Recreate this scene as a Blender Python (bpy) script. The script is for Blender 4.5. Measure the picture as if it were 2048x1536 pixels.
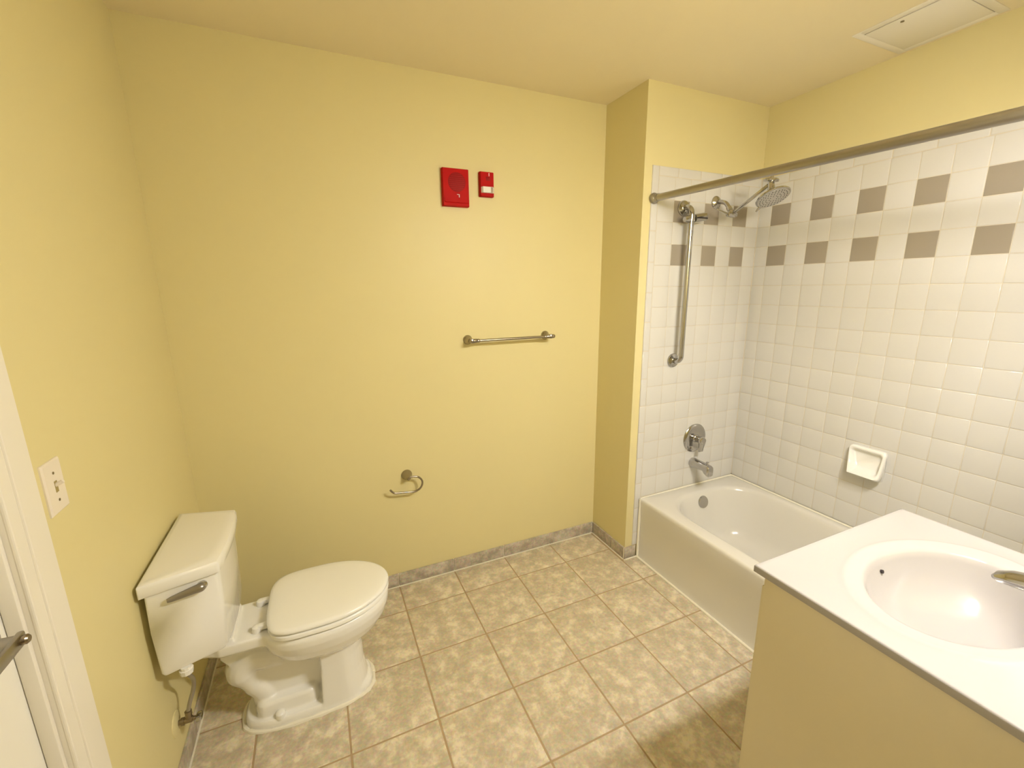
import bpy, bmesh, math, random
from mathutils import Vector, Matrix

for o in list(bpy.data.objects):
    bpy.data.objects.remove(o)
scene = bpy.context.scene
COL = scene.collection
R = random.Random(7)
PI = math.pi

# ------------------------------------------------------------------ camera
FPX = 867.6
CAM = Vector((0.5431, -2.1427, 1.5713))
RIGHT = Vector((0.91154057, -0.41109572, -0.00970065))
DOWN = Vector((-0.09732824, -0.19276989, -0.97640513))
FWD = Vector((0.39952598, 0.89097704, -0.21572879))
cd = bpy.data.cameras.new('camera')
cam = bpy.data.objects.new('camera', cd)
COL.objects.link(cam)
m = Matrix((RIGHT, -DOWN, -FWD)).transposed().to_4x4()
m.translation = CAM
cam.matrix_world = m
cd.sensor_fit = 'HORIZONTAL'
cd.sensor_width = 36.0
cd.lens = FPX / 2048 * 36.0
cd.clip_start = 0.02
scene.camera = cam

# ------------------------------------------------------------------ world, light, exposure
w = bpy.data.worlds.new('world')
scene.world = w
w.use_nodes = True
w.node_tree.nodes['Background'].inputs[0].default_value = (1.0, 0.85, 0.6, 1)
w.node_tree.nodes['Background'].inputs[1].default_value = 0.05
BULB_STRENGTH = 370.0
BULB_COLOR = (1.0, 0.97, 0.95)
scene.view_settings.view_transform = 'Standard'
scene.view_settings.look = 'None'
scene.view_settings.gamma = 1.0
scene.view_settings.use_curve_mapping = False
scene.view_settings.exposure = 0.0

# ------------------------------------------------------------------ room dimensions (metres)
W = 2.9075        # face of the tiled right wall
XC = 2.0747       # side of the boxed-out wall
YF = -0.3313      # face of the tiled faucet wall
H = 2.520
P = 0.1075        # wall tile pitch
ZG = 2.0014       # top of the upper grey row
Q = 0.3084        # floor tile pitch
GX, GY = 0.5118, -0.2065
TX = 2.156        # tub apron
TZ = 0.377        # tub rim
TEND = -1.855     # far end of the tub
VY = -2.05        # wall behind the vanity
VXL = 1.475       # end of that wall
RY = -2.60        # wall behind the camera

# ------------------------------------------------------------------ materials
def srgb(r, g, b):
    f = lambda c: (c / 12.92 if c <= 0.04045 else ((c + 0.055) / 1.055) ** 2.4)
    return (f(r / 255), f(g / 255), f(b / 255), 1)

def mat(name, col, rough=0.5, metal=0.0, spec=0.5, coat=0.0, bump=None, var=None, ior=None):
    mt = bpy.data.materials.new(name)
    mt.use_nodes = True
    nt = mt.node_tree
    b = nt.nodes['Principled BSDF']
    b.inputs['Base Color'].default_value = col
    b.inputs['Roughness'].default_value = rough
    b.inputs['Metallic'].default_value = metal
    b.inputs['Specular IOR Level'].default_value = spec
    b.inputs['Coat Weight'].default_value = coat
    b.inputs['Coat Roughness'].default_value = 0.05
    tc = nt.nodes.new('ShaderNodeTexCoord')
    if bump:
        n = nt.nodes.new('ShaderNodeTexNoise')
        n.inputs['Scale'].default_value = bump[0]
        n.inputs['Detail'].default_value = 3
        nt.links.new(tc.outputs['Object'], n.inputs['Vector'])
        bp = nt.nodes.new('ShaderNodeBump')
        bp.inputs['Strength'].default_value = bump[1]
        bp.inputs['Distance'].default_value = bump[2]
        nt.links.new(n.outputs['Fac'], bp.inputs['Height'])
        nt.links.new(bp.outputs['Normal'], b.inputs['Normal'])
    if var:
        n = nt.nodes.new('ShaderNodeTexNoise')
        n.inputs['Scale'].default_value = var[0]
        n.inputs['Detail'].default_value = 4
        nt.links.new(tc.outputs['Object'], n.inputs['Vector'])
        mx = nt.nodes.new('ShaderNodeMix')
        mx.data_type = 'RGBA'
        mx.inputs[6].default_value = col
        mx.inputs[7].default_value = var[1]
        nt.links.new(n.outputs['Fac'], mx.inputs[0])
        nt.links.new(mx.outputs[2], b.inputs['Base Color'])
    return mt

def stone_mat(name, dark, mid, light, rough):
    mt = bpy.data.materials.new(name)
    mt.use_nodes = True
    nt = mt.node_tree
    b = nt.nodes['Principled BSDF']
    tc = nt.nodes.new('ShaderNodeTexCoord')
    oi = nt.nodes.new('ShaderNodeObjectInfo')
    mul = nt.nodes.new('ShaderNodeMath'); mul.operation = 'MULTIPLY'
    mul.inputs[1].default_value = 37.0
    nt.links.new(oi.outputs['Random'], mul.inputs[0])
    add = nt.nodes.new('ShaderNodeVectorMath'); add.operation = 'ADD'
    nt.links.new(tc.outputs['Object'], add.inputs[0])
    nt.links.new(mul.outputs[0], add.inputs[1])
    n1 = nt.nodes.new('ShaderNodeTexNoise')
    n1.inputs['Scale'].default_value = 19.0
    n1.inputs['Detail'].default_value = 9
    n1.inputs['Roughness'].default_value = 0.66
    n1.inputs['Distortion'].default_value = 0.15
    nt.links.new(add.outputs[0], n1.inputs['Vector'])
    r1 = nt.nodes.new('ShaderNodeValToRGB')
    e = r1.color_ramp.elements
    e[0].position = 0.40; e[0].color = dark
    e[1].position = 0.64; e[1].color = light
    k = e.new(0.51); k.color = mid
    nt.links.new(n1.outputs['Fac'], r1.inputs['Fac'])
    n2 = nt.nodes.new('ShaderNodeTexNoise')
    n2.inputs['Scale'].default_value = 90.0
    n2.inputs['Detail'].default_value = 4
    nt.links.new(add.outputs[0], n2.inputs['Vector'])
    mx = nt.nodes.new('ShaderNodeMix'); mx.data_type = 'RGBA'; mx.blend_type = 'OVERLAY'
    mx.inputs[0].default_value = 0.32
    nt.links.new(r1.outputs['Color'], mx.inputs[6])
    nt.links.new(n2.outputs['Color'], mx.inputs[7])
    hs = nt.nodes.new('ShaderNodeHueSaturation'); hs.inputs['Saturation'].default_value = 1.0
    nt.links.new(mx.outputs[2], hs.inputs['Color'])
    nt.links.new(hs.outputs['Color'], b.inputs['Base Color'])
    bp = nt.nodes.new('ShaderNodeBump')
    bp.inputs['Strength'].default_value = 0.25; bp.inputs['Distance'].default_value = 0.001
    nt.links.new(n1.outputs['Fac'], bp.inputs['Height'])
    nt.links.new(bp.outputs['Normal'], b.inputs['Normal'])
    b.inputs['Roughness'].default_value = rough
    return mt

M = {}
M['paint'] = mat('yellow_wall_paint', (0.75, 0.66, 0.345, 1), 0.45, spec=0.3, bump=(170, 0.12, 0.0006))
M['ceiling'] = mat('ceiling_paint', (0.88, 0.775, 0.53, 1), 0.8, spec=0.2, bump=(220, 0.12, 0.0006))
M['floor_stone'] = stone_mat('mottled_floor_tile', srgb(188, 176, 150), srgb(204, 191, 165), srgb(228, 217, 191), 0.42)
M['base_stone'] = stone_mat('mottled_base_tile', srgb(164, 153, 136), srgb(184, 173, 155), srgb(206, 197, 180), 0.5)
M['floor_grout'] = mat('brown_floor_grout', srgb(164, 141, 108), 0.9, bump=(300, 0.3, 0.001), var=(30, srgb(184, 160, 124)))
M['wall_grout'] = mat('pale_wall_grout', srgb(211, 202, 183), 0.9)
M['tile_white'] = mat('white_glazed_tile', (0.69, 0.67, 0.625, 1), 0.16, spec=0.5)
M['tile_grey'] = mat('grey_glazed_tile', (0.34, 0.295, 0.235, 1), 0.25, spec=0.5)
M['porcelain'] = mat('white_porcelain', (0.9, 0.88, 0.82, 1), 0.1, spec=0.5, coat=0.3)
M['plastic'] = mat('white_seat_plastic', (0.9, 0.88, 0.81, 1), 0.22)
M['enamel'] = mat('white_tub_enamel', (0.74, 0.71, 0.64, 1), 0.16, coat=0.2)
M['marble'] = mat('white_cultured_marble', (0.44, 0.415, 0.40, 1), 0.16, coat=0.25)
M['cabinet'] = mat('cream_laminate', (0.77, 0.68, 0.47, 1), 0.42)
M['caulk'] = mat('cream_caulk', (0.88, 0.83, 0.68, 1), 0.5, bump=(80, 0.4, 0.002))
M['chrome'] = mat('chrome', (0.50, 0.49, 0.48, 1), 0.14, metal=1.0)
M['nickel'] = mat('brushed_nickel', (0.36, 0.32, 0.26, 1), 0.26, metal=1.0)
M['rod'] = mat('satin_steel_rod', (0.37, 0.35, 0.32, 1), 0.30, metal=1.0)
M['brass'] = mat('tarnished_valve', (0.3, 0.25, 0.18, 1), 0.3, metal=1.0)
M['braid'] = mat('grey_supply_tube', (0.4, 0.37, 0.32, 1), 0.35, metal=0.7)
M['dark'] = mat('dark_void', (0.03, 0.02, 0.02, 1), 0.6)
M['slot'] = mat('switch_slot_tan', (0.35, 0.27, 0.1, 1), 0.6)
M['nozzle'] = mat('grey_nozzle_rubber', (0.10, 0.095, 0.09, 1), 0.6)
M['headface'] = mat('showerhead_face', (0.55, 0.53, 0.5, 1), 0.3, metal=0.6)
M['red'] = mat('red_plastic', (0.41, 0.002, 0.001, 1), 0.5, spec=0.1)
M['red_dark'] = mat('red_grille', (0.25, 0.003, 0.003, 1), 0.6, spec=0.2)
M['red_bar'] = mat('red_grille_bar', (0.32, 0.004, 0.004, 1), 0.6, spec=0.2)
M['mark'] = mat('white_print', (0.9, 0.82, 0.78, 1), 0.4)
M['lens'] = mat('strobe_lens', (0.9, 0.9, 0.85, 1), 0.08, spec=0.8)
M['lens_side'] = mat('strobe_reflector', (0.5, 0.42, 0.36, 1), 0.15, metal=0.4)
M['trim'] = mat('white_trim_paint', (0.86, 0.81, 0.70, 1), 0.35)
M['door'] = mat('white_door_paint', (0.88, 0.85, 0.76, 1), 0.4)
M['plate'] = mat('ivory_plate', (0.86, 0.78, 0.66, 1), 0.35)
M['panel'] = mat('white_panel_paint', (0.88, 0.83, 0.72, 1), 0.5)
M['gap'] = mat('panel_gap', (0.25, 0.2, 0.12, 1), 0.8)
bm_ = bpy.data.materials.new('lit_globe'); bm_.use_nodes = True
nt_ = bm_.node_tree
pb = nt_.nodes['Principled BSDF']
pb.inputs['Base Color'].default_value = (0.9, 0.9, 0.85, 1)
pb.inputs['Emission Color'].default_value = (*BULB_COLOR, 1)
pb.inputs['Emission Strength'].default_value = BULB_STRENGTH
M['bulb'] = bm_
sg = bpy.data.materials.new('frosted_glass_shade'); sg.use_nodes = True
n_ = sg.node_tree; n_.nodes.clear()
mo = n_.nodes.new('ShaderNodeOutputMaterial'); mxs = n_.nodes.new('ShaderNodeMixShader')
df = n_.nodes.new('ShaderNodeBsdfDiffuse'); tl = n_.nodes.new('ShaderNodeBsdfTranslucent')
df.inputs[0].default_value = (0.85, 0.84, 0.8, 1); tl.inputs[0].default_value = (0.7, 0.68, 0.62, 1)
mxs.inputs[0].default_value = 0.55
n_.links.new(df.outputs[0], mxs.inputs[1]); n_.links.new(tl.outputs[0], mxs.inputs[2]); n_.links.new(mxs.outputs[0], mo.inputs[0])
M['shade'] = sg

# ------------------------------------------------------------------ helpers
BASE = {}

def tag(o, label=None, cat=None, group=None, kind=None):
    if label: o['label'] = label
    if cat: o['category'] = cat
    if group: o['group'] = group
    if kind: o['kind'] = kind
    return o

def thing(name, label, cat, loc=(0, 0, 0)):
    o = bpy.data.objects.new(name, None)
    o.empty_display_size = 0.05
    COL.objects.link(o)
    o.location = loc
    BASE[o.name] = Vector(loc)
    return tag(o, label, cat)

def obj(name, bm, material, parent=None, sharp=35, loc=None):
    """link a bmesh given in world coordinates as one mesh object"""
    base = BASE.get(parent.name, Vector((0, 0, 0))) if parent else Vector(loc or (0, 0, 0))
    bmesh.ops.remove_doubles(bm, verts=bm.verts, dist=1e-6)
    bmesh.ops.recalc_face_normals(bm, faces=bm.faces)
    bmesh.ops.translate(bm, verts=bm.verts, vec=-base)
    me = bpy.data.meshes.new(name)
    bm.to_mesh(me); bm.free()
    me.materials.append(M[material])
    if sharp:
        for p in me.polygons: p.use_smooth = True
        me.set_sharp_from_angle(angle=math.radians(sharp))
    o = bpy.data.objects.new(name, me)
    COL.objects.link(o)
    if parent:
        o.parent = parent
    else:
        o.location = base
    BASE[o.name] = base
    return o

def B(): return bmesh.new()

def box(bm, x0, x1, y0, y1, z0, z1, bev=0.0, seg=2):
    r = bmesh.ops.create_cube(bm, size=1)
    vs = r['verts']
    bmesh.ops.scale(bm, vec=(x1 - x0, y1 - y0, z1 - z0), verts=vs)
    bmesh.ops.translate(bm, vec=((x0 + x1) / 2, (y0 + y1) / 2, (z0 + z1) / 2), verts=vs)
    if bev:
        es = list({e for v in vs for e in v.link_edges})
        bmesh.ops.bevel(bm, geom=es, offset=bev, segments=seg, profile=0.5, affect='EDGES')
    return bm

def loft(bm, rings, cap0=True, cap1=True, closed=True):
    vr = [[bm.verts.new(p) for p in r] for r in rings]
    n = len(vr[0])
    for a, b in zip(vr, vr[1:]):
        for i in range(n if closed else n - 1):
            j = (i + 1) % n
            bm.faces.new((a[i], a[j], b[j], b[i]))
    if cap0: bm.faces.new(vr[0][::-1])
    if cap1: bm.faces.new(vr[-1])
    return vr

def frame(d):
    d = d.normalized()
    up = Vector((0, 0, 1)) if abs(d.z) < 0.9 else Vector((1, 0, 0))
    a = d.cross(up).normalized()
    b = d.cross(a).normalized()
    return a, b

def tube(bm, pts, r, n=14, caps=True):
    pts = [Vector(p) for p in pts]
    rs = r if isinstance(r, (list, tuple)) else [r] * len(pts)
    d0 = (pts[1] - pts[0]).normalized()
    a, b = frame(d0)
    rings = []
    prev = d0
    for i, p in enumerate(pts):
        if i == 0: d = d0
        elif i == len(pts) - 1: d = (pts[i] - pts[i - 1]).normalized()
        else: d = ((pts[i + 1] - pts[i]).normalized() + (pts[i] - pts[i - 1]).normalized()).normalized()
        q = prev.rotation_difference(d)
        a = q @ a; b = q @ b; prev = d
        rings.append([p + (a * math.cos(2 * PI * k / n) + b * math.sin(2 * PI * k / n)) * rs[i] for k in range(n)])
    loft(bm, rings, caps, caps)
    return bm

def lathe(bm, origin, axis, prof, n=28):
    """profile of (radius, height along axis)"""
    o = Vector(origin); d = Vector(axis).normalized()
    a, b = frame(d)
    rings = [[o + d * h + (a * math.cos(2 * PI * k / n) + b * math.sin(2 * PI * k / n)) * max(r, 1e-5) for k in range(n)] for r, h in prof]
    loft(bm, rings, True, True)
    return bm

def bez(pts, n=8):
    """Catmull-Rom through points"""
    pts = [Vector(p) for p in pts]
    out = []
    ext = [pts[0] * 2 - pts[1]] + pts + [pts[-1] * 2 - pts[-2]]
    for i in range(1, len(ext) - 2):
        p0, p1, p2, p3 = ext[i - 1], ext[i], ext[i + 1], ext[i + 2]
        for k in range(n):
            t = k / n
            out.append(0.5 * ((2 * p1) + (p2 - p0) * t + (2 * p0 - 5 * p1 + 4 * p2 - p3) * t * t + (3 * p1 - p0 - 3 * p2 + p3) * t ** 3))
    out.append(pts[-1])
    return out

def prism(bm, poly, z0, z1, fn=None):
    """extrude a 2D polygon; fn maps (u,v,w) to world"""
    fn = fn or (lambda u, v, w_: (u, v, w_))
    loft(bm, [[fn(u, v, z0) for u, v in poly], [fn(u, v, z1) for u, v in poly]])
    return bm

def rrect(x0, x1, y0, y1, r, N=96, z=0.0):
    """rounded rectangle with N points: half on the corner arcs, half on the straight sides"""
    hx, hy = (x1 - x0) / 2, (y1 - y0) / 2
    r = min(r, hx - 1e-4, hy - 1e-4)
    nc = N // 8
    out = []
    cs = [(x1 - r, y1 - r, 0.0), (x0 + r, y1 - r, PI / 2), (x0 + r, y0 + r, PI), (x1 - r, y0 + r, 1.5 * PI)]
    for i, (cx, cy, a0) in enumerate(cs):
        arc = [Vector((cx + r * math.cos(a0 + PI / 2 * k / (nc - 1)), cy + r * math.sin(a0 + PI / 2 * k / (nc - 1)), z)) for k in range(nc)]
        out += arc
        nx = cs[(i + 1) % 4]
        q = Vector((nx[0] + r * math.cos(nx[2]), nx[1] + r * math.sin(nx[2]), z))
        out += [arc[-1].lerp(q, (k + 1) / (nc + 1)) for k in range(nc)]
    return out

def simple_box(name, material, parent, x0, x1, y0, y1, z0, z1, bev=0.0, **k):
    return obj(name, box(B(), x0, x1, y0, y1, z0, z1, bev), material, parent, **k)

def struct(name, bm, material, label):
    o = obj(name, bm, material, None, sharp=None)
    return tag(o, label, kind='structure')

# ------------------------------------------------------------------ the room shell
T = 0.12
floor = struct('floor', box(B(), -T, W + T, RY - T, T, -0.12, -0.0016), 'floor_grout', 'floor of mottled beige square tiles with brown grout lines')
ceiling = struct('ceiling', box(B(), -T, W + T, RY - T, T, H, H + 0.1), 'ceiling', 'plain cream painted ceiling above the yellow walls')
wall_back = struct('wall_back', box(B(), -T, XC, 0.0, T, 0.0, H), 'paint', 'long yellow painted wall behind the toilet with the red alarms')
wall_faucet = struct('wall_faucet', box(B(), XC, W + T, YF + 0.006, T, 0.0, H), 'paint', 'boxed-out yellow wall at the faucet end of the tub, tiled in white and grey')
wall_right = struct('wall_right', box(B(), W + 0.006, W + T, TEND, YF + 0.006, 0.0, H), 'paint', 'white tiled wall along the tub with grey accent squares, yellow above')
wall_tub_end = struct('wall_tub_end', box(B(), TX + 0.012, W + T, VY - T, TEND, 0.0, H), 'paint', 'yellow wall closing the near end of the tub')
wall_vanity = struct('wall_vanity', box(B(), VXL, TX + 0.012, VY - T, VY, 0.0, H), 'paint', 'yellow wall behind the white sink counter')
wall_side = struct('wall_side', box(B(), VXL, VXL + T, RY - T, VY - T, 0.0, H), 'paint', 'short yellow side wall beside the entry')
wall_rear = struct('wall_rear', box(B(), -T, VXL, RY - T, RY, 0.0, H), 'paint', 'yellow wall opposite the red alarms')

# left wall with a door opening
DY0, DY1, DZ = -2.04, -1.126, 2.05       # clear opening
bm = B()
box(bm, -T, 0, DY1, 0, 0, H)
box(bm, -T, 0, RY, DY0, 0, H)
box(bm, -T, 0, DY0, DY1, DZ, H)
wall_left = struct('wall_left', bm, 'paint', 'yellow wall on the left with the light switch and doorway')

# ------------------------------------------------------------------ floor tiles
TILE_CACHE = {}
def chamfer_tile(name, su, sv, th, ch, material, axis):
    """tile of face size su x sv, thickness th; face on +n; axis: 'z' floor, 'y' faces -y, 'x' faces -x"""
    key = (round(su, 4), round(sv, 4), th, ch, material, axis)
    if key in TILE_CACHE: return TILE_CACHE[key]
    bm = B()
    hu, hv = su / 2, sv / 2
    def ring(a, n): return [(-hu + a, -hv + a, n), (hu - a, -hv + a, n), (hu - a, hv - a, n), (-hu + a, hv - a, n)]
    rs = [ring(0, 0), ring(0, th - ch), ring(ch * 0.45, th - ch * 0.25), ring(ch * 1.6, th)]
    if axis == 'z': f = lambda u, v, n: (u, v, n)
    elif axis == 'y': f = lambda u, v, n: (u, -n, v)
    else: f = lambda u, v, n: (-n, -u, v)
    loft(bm, [[f(*p) for p in r] for r in rs], False, True)
    bmesh.ops.recalc_face_normals(bm, faces=bm.faces)
    me = bpy.data.meshes.new(name)
    bm.to_mesh(me); bm.free()
    me.materials.append(M[material])
    for p in me.polygons: p.use_smooth = True
    me.set_sharp_from_angle(angle=math.radians(50))
    TILE_CACHE[key] = me
    return me

def put(name, me, loc, parent, rot=(0, 0, 0)):
    o = bpy.data.objects.new(name, me)
    COL.objects.link(o)
    o.parent = parent
    o.location = loc
    o.rotation_euler = rot
    return o

G = 0.0065
xs = [0.009] + [GX + i * Q for i in range(-1, 6)] + [TX - 0.002]
ys = [-0.009] + [GY - j * Q for j in range(0, 8)] + [RY]
for i in range(len(xs) - 1):
    for j in range(len(ys) - 1):
        x0, x1 = xs[i] + G / 2, xs[i + 1] - G / 2
        y1, y0 = ys[j] - G / 2, ys[j + 1] + G / 2
        if x1 - x0 < 0.01 or y1 - y0 < 0.01: continue
        pieces = [(x0, x1, y0, y1)]
        if x1 > XC and y1 > YF:                      # corner cut around the boxed-out wall
            pieces = [(x0, x1, y0, min(y1, YF - 0.006))] if x0 > XC - 0.02 else [(x0, min(x1, XC - 0.009), y0, y1)]
        for (a, b, c, d) in pieces:
            if b - a < 0.008 or d - c < 0.008: continue
            if a > VXL and d < VY: continue
            me = chamfer_tile('floor_tile', b - a, d - c, 0.0035, 0.0014, 'floor_stone', 'z')
            put('floor_tile', me, ((a + b) / 2, (c + d) / 2, -0.0035), floor,)

# ------------------------------------------------------------------ tile baseboards
BH, BT = 0.075, 0.009
def baseboard(name, label, axis, a0, a1, at, cuts, sgn):
    """row of base tiles: axis 'x' runs along x at y=at (faces -y), axis 'y' runs along y at x=at (faces sgn x)"""
    bm = B()
    if axis == 'x':
        box(bm, a0, a1, at - 0.004, at, 0, BH - 0.002)
        box(bm, a0, a1, at - 0.0135, at, -0.0014, 0.0028)
    else:
        box(bm, min(at, at + sgn * 0.004), max(at, at + sgn * 0.004), a0, a1, 0, BH - 0.002)
        box(bm, min(at, at + sgn * 0.0135), max(at, at + sgn * 0.0135), a0, a1, -0.0014, 0.0028)
    root = struct(name, bm, 'caulk', label)
    c = [a0] + sorted(k for k in cuts if a0 + 0.015 < k < a1 - 0.015) + [a1]
    for u0, u1 in zip(c, c[1:]):
        u0 += 0.0016; u1 -= 0.0016
        bm = B()
        if axis == 'x': box(bm, u0, u1, at - BT, at - 0.0005, 0.003, BH, 0.0022, 2)
        else: box(bm, min(at + sgn * 0.0005, at + sgn * BT), max(at + sgn * 0.0005, at + sgn * BT), u0, u1, 0.003, BH, 0.0022, 2)
        obj('baseboard_tile', bm, 'base_stone', root)
    return root
baseboard('baseboard_back', 'grey tile baseboard along the long yellow wall', 'x', 0.0, XC - 0.001, 0.0, [GX + i * Q for i in range(-1, 6)], -1)
baseboard('baseboard_left', 'grey tile baseboard along the left wall behind the toilet', 'y', -1.012, -0.0095, 0.0, [GY - j * Q for j in range(0, 5)], 1)
baseboard('baseboard_chase', 'short shaded tile baseboard on the side of the boxed-out wall', 'y', YF + 0.006, -0.0095, XC, [GY], -1)
baseboard('baseboard_corner', 'small grey base tile between yellow corner and tub', 'x', XC - 0.009, TX - 0.006, YF + 0.006, [], -1)

# ------------------------------------------------------------------ wall tiles
WG, TH, CH = 0.0020, 0.006, 0.0016
NROW = 16
def jit(): return R.uniform(-0.0025, 0.0025)
# grout beds
gb = B()
box(gb, 2.1245, W, YF + 0.0010, YF + 0.007, BH + 0.004, ZG + P + 0.0445)
tag(obj('grout_bed', gb, 'wall_grout', wall_faucet, sharp=None))
gb = B()
box(gb, W + 0.0010, W + 0.007, TEND, YF, TZ + 0.002, ZG + P + 0.0445)
tag(obj('grout_bed', gb, 'wall_grout', wall_right, sharp=None))
zrows = [ZG + P - j * P for j in range(NROW + 1)]          # lines; first row lies above the grey row
zrows[-1] = TZ + 0.004 if zrows[-1] < TZ + 0.03 else zrows[-1]
zl = [z for z in zrows if z > TZ + 0.004]
zl.append(TZ + 0.003)
# faucet wall: columns from the corner leftwards
KX = [W + 0.001] + [W - 0.0964 - k * P for k in range(0, 7)]
for c in range(len(KX) - 1):
    x1, x0 = KX[c], KX[c + 1]
    for r in range(len(zl) - 1):
        z1, z0 = zl[r], zl[r + 1]
        if z1 - z0 < 0.012: continue
        grey = (r in (1, 3)) and (c in (1, 3, 5))
        me = chamfer_tile('wall_tile', x1 - x0 - WG, z1 - z0 - WG, TH, CH, 'tile_grey' if grey else 'tile_white', 'y')
        put('wall_tile', me, ((x0 + x1) / 2, YF + TH, (z0 + z1) / 2), wall_faucet, (jit(), 0, jit()))
XB1 = KX[-1]; XB0 = 2.1232
# bullnose column on the left of the faucet wall, six-inch pieces down to the base tile
z = ZG + P + 0.046
zb = z
first = True
while zb > BH + 0.01:
    z0 = max(zb - 0.1535, BH + 0.004)
    me = chamfer_tile('bullnose_tile', XB1 - XB0 - WG, zb - z0 - WG, TH, 0.0028, 'tile_white', 'y')
    put('bullnose_tile', me, ((XB0 + XB1) / 2, YF + TH, (z0 + zb) / 2), wall_faucet)
    zb = z0
# bullnose row on top of both tiled walls
x1 = W - 0.002
while x1 > XB1 + 0.01:
    x0 = max(x1 - 0.1535, XB1)
    me = chamfer_tile('bullnose_tile', x1 - x0 - WG, 0.046 - WG, TH, 0.0028, 'tile_white', 'y')
    put('bullnose_tile', me, ((x0 + x1) / 2, YF + TH, ZG + P + 0.023), wall_faucet)
    x1 = x0
y1 = YF - 0.002
while y1 > TEND + 0.01:
    y0 = max(y1 - 0.1535, TEND + 0.002)
    me = chamfer_tile('bullnose_tile', y1 - y0 - WG, 0.046 - WG, TH, 0.0028, 'tile_white', 'x')
    put('bullnose_tile', me, (W + TH, (y0 + y1) / 2, ZG + P + 0.023), wall_right)
    y1 = y0
tag(obj('corner_caulk', tube(B(), [(W - 0.0005, YF - 0.0005, TZ + 0.012), (W - 0.0005, YF - 0.0005, ZG + P + 0.044)], 0.0024, 8), 'wall_grout', wall_right))
# right wall
KY = [YF + 0.001] + [YF - 0.0771 - k * P for k in range(0, 14)] + [TEND + 0.002]
for c in range(len(KY) - 1):
    y1, y0 = KY[c], KY[c + 1]
    if y1 - y0 < 0.012: continue
    for r in range(len(zl) - 1):
        z1, z0 = zl[r], zl[r + 1]
        if z1 - z0 < 0.012: continue
        grey = (r in (1, 3)) and (c % 2 == 1)
        me = chamfer_tile('wall_tile', y1 - y0 - WG, z1 - z0 - WG, TH, CH, 'tile_grey' if grey else 'tile_white', 'x')
        put('wall_tile', me, (W + TH, (y0 + y1) / 2, (z0 + z1) / 2), wall_right, (0, jit(), jit()))

# ------------------------------------------------------------------ doorway on the left wall
bm = B()
for y0, y1 in ((DY1 + 0.030, DY1 + 0.095), (DY0 - 0.095, DY0 - 0.030)):
    box(bm, 0.0, 0.012, y0, y1, 0, DZ + 0.095, 0.003)
for y0, y1 in ((DY1 - 0.003, DY1 + 0.031), (DY0 - 0.031, DY0 + 0.003)):
    box(bm, 0.0, 0.009, y0, y1, 0, DZ + 0.03, 0.003)
box(bm, 0.0, 0.012, DY0 - 0.031, DY1 + 0.031, DZ + 0.030, DZ + 0.095, 0.003)
box(bm, 0.0, 0.009, DY0 - 0.003, DY1 + 0.003, DZ - 0.003, DZ + 0.031, 0.003)
tr = struct('trim_1', bm, 'trim', 'white painted door casing beside the light switch')
# jamb with its stop
bm = B()
box(bm, -T, 0.001, DY1 - 0.002, DY1, 0, DZ)
box(bm, -T, 0.001, DY0, DY0 + 0.002, 0, DZ)
box(bm, -T, 0.001, DY0, DY1, DZ - 0.002, DZ)
obj('door_jamb', bm, 'trim', tr, sharp=None)
bm = B()
box(bm, -0.030, -0.006, DY1 - 0.014, DY1 - 0.002, 0, DZ - 0.002, 0.0025)
box(bm, -0.030, -0.006, DY0 + 0.002, DY0 + 0.014, 0, DZ - 0.002, 0.0025)
obj('door_stop', bm, 'trim', tr)
door = struct('door_1', box(B(), -0.072, -0.031, DY0 + 0.005, DY1 - 0.005, 0.008, DZ - 0.005), 'door', 'white door with a steel lever handle at the left edge')
hz, hy = 0.977, -1.198
hd = obj('door_handle', lathe(B(), (-0.031, hy, hz), (1, 0, 0), [(0.034, 0), (0.034, 0.006), (0.03, 0.01), (0.012, 0.012), (0.0105, 0.03), (0.0105, 0.050)]), 'rod', door)
lv = B()
box(lv, 0.010, 0.021, hy - 0.125, hy + 0.013, hz - 0.013, hz + 0.012, 0.004)
obj('lever', lv, 'rod', hd)
obj('spindle_cap', lathe(B(), (0.021, hy, hz), (1, 0, 0), [(0.0085, 0), (0.0085, 0.006), (0.006, 0.009), (0.002, 0.009)]), 'brass', hd)

# ------------------------------------------------------------------ light switch
sw = thing('light_switch', 'ivory toggle light switch on the yellow wall by the door casing', 'switch', (0, -0.96, 1.168))
sy, sz = -0.961, 1.168
bm = B()
loft(bm, [[Vector((x, sy + a * s, sz + b * t)) for a, b in ((-1, -1), (1, -1), (1, 1), (-1, 1))] for x, s, t in ((0, 0.0352, 0.0565), (0.003, 0.0352, 0.0565), (0.0058, 0.032, 0.0535))], False, True)
pl = obj('plate', bm, 'plate', sw)
bm = B(); box(bm, 0.0056, 0.0063, sy - 0.0052, sy + 0.0052, sz - 0.0125, sz + 0.0125)
obj('toggle_slot', bm, 'slot', pl)
bm = B(); tube(bm, [(0.004, sy, sz + 0.003), (0.012, sy, sz + 0.0065), (0.0185, sy, sz + 0.0105)], [0.0046, 0.0042, 0.0036], 8)
obj('toggle', bm, 'plate', sw)
for s in (-1, 1):
    bm = B(); lathe(bm, (0.0056, sy, sz + s * 0.0302), (1, 0, 0), [(0.0033, 0), (0.003, 0.0009), (0.001, 0.001)], 12)
    obj('screw', bm, 'brass', sw)

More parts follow.
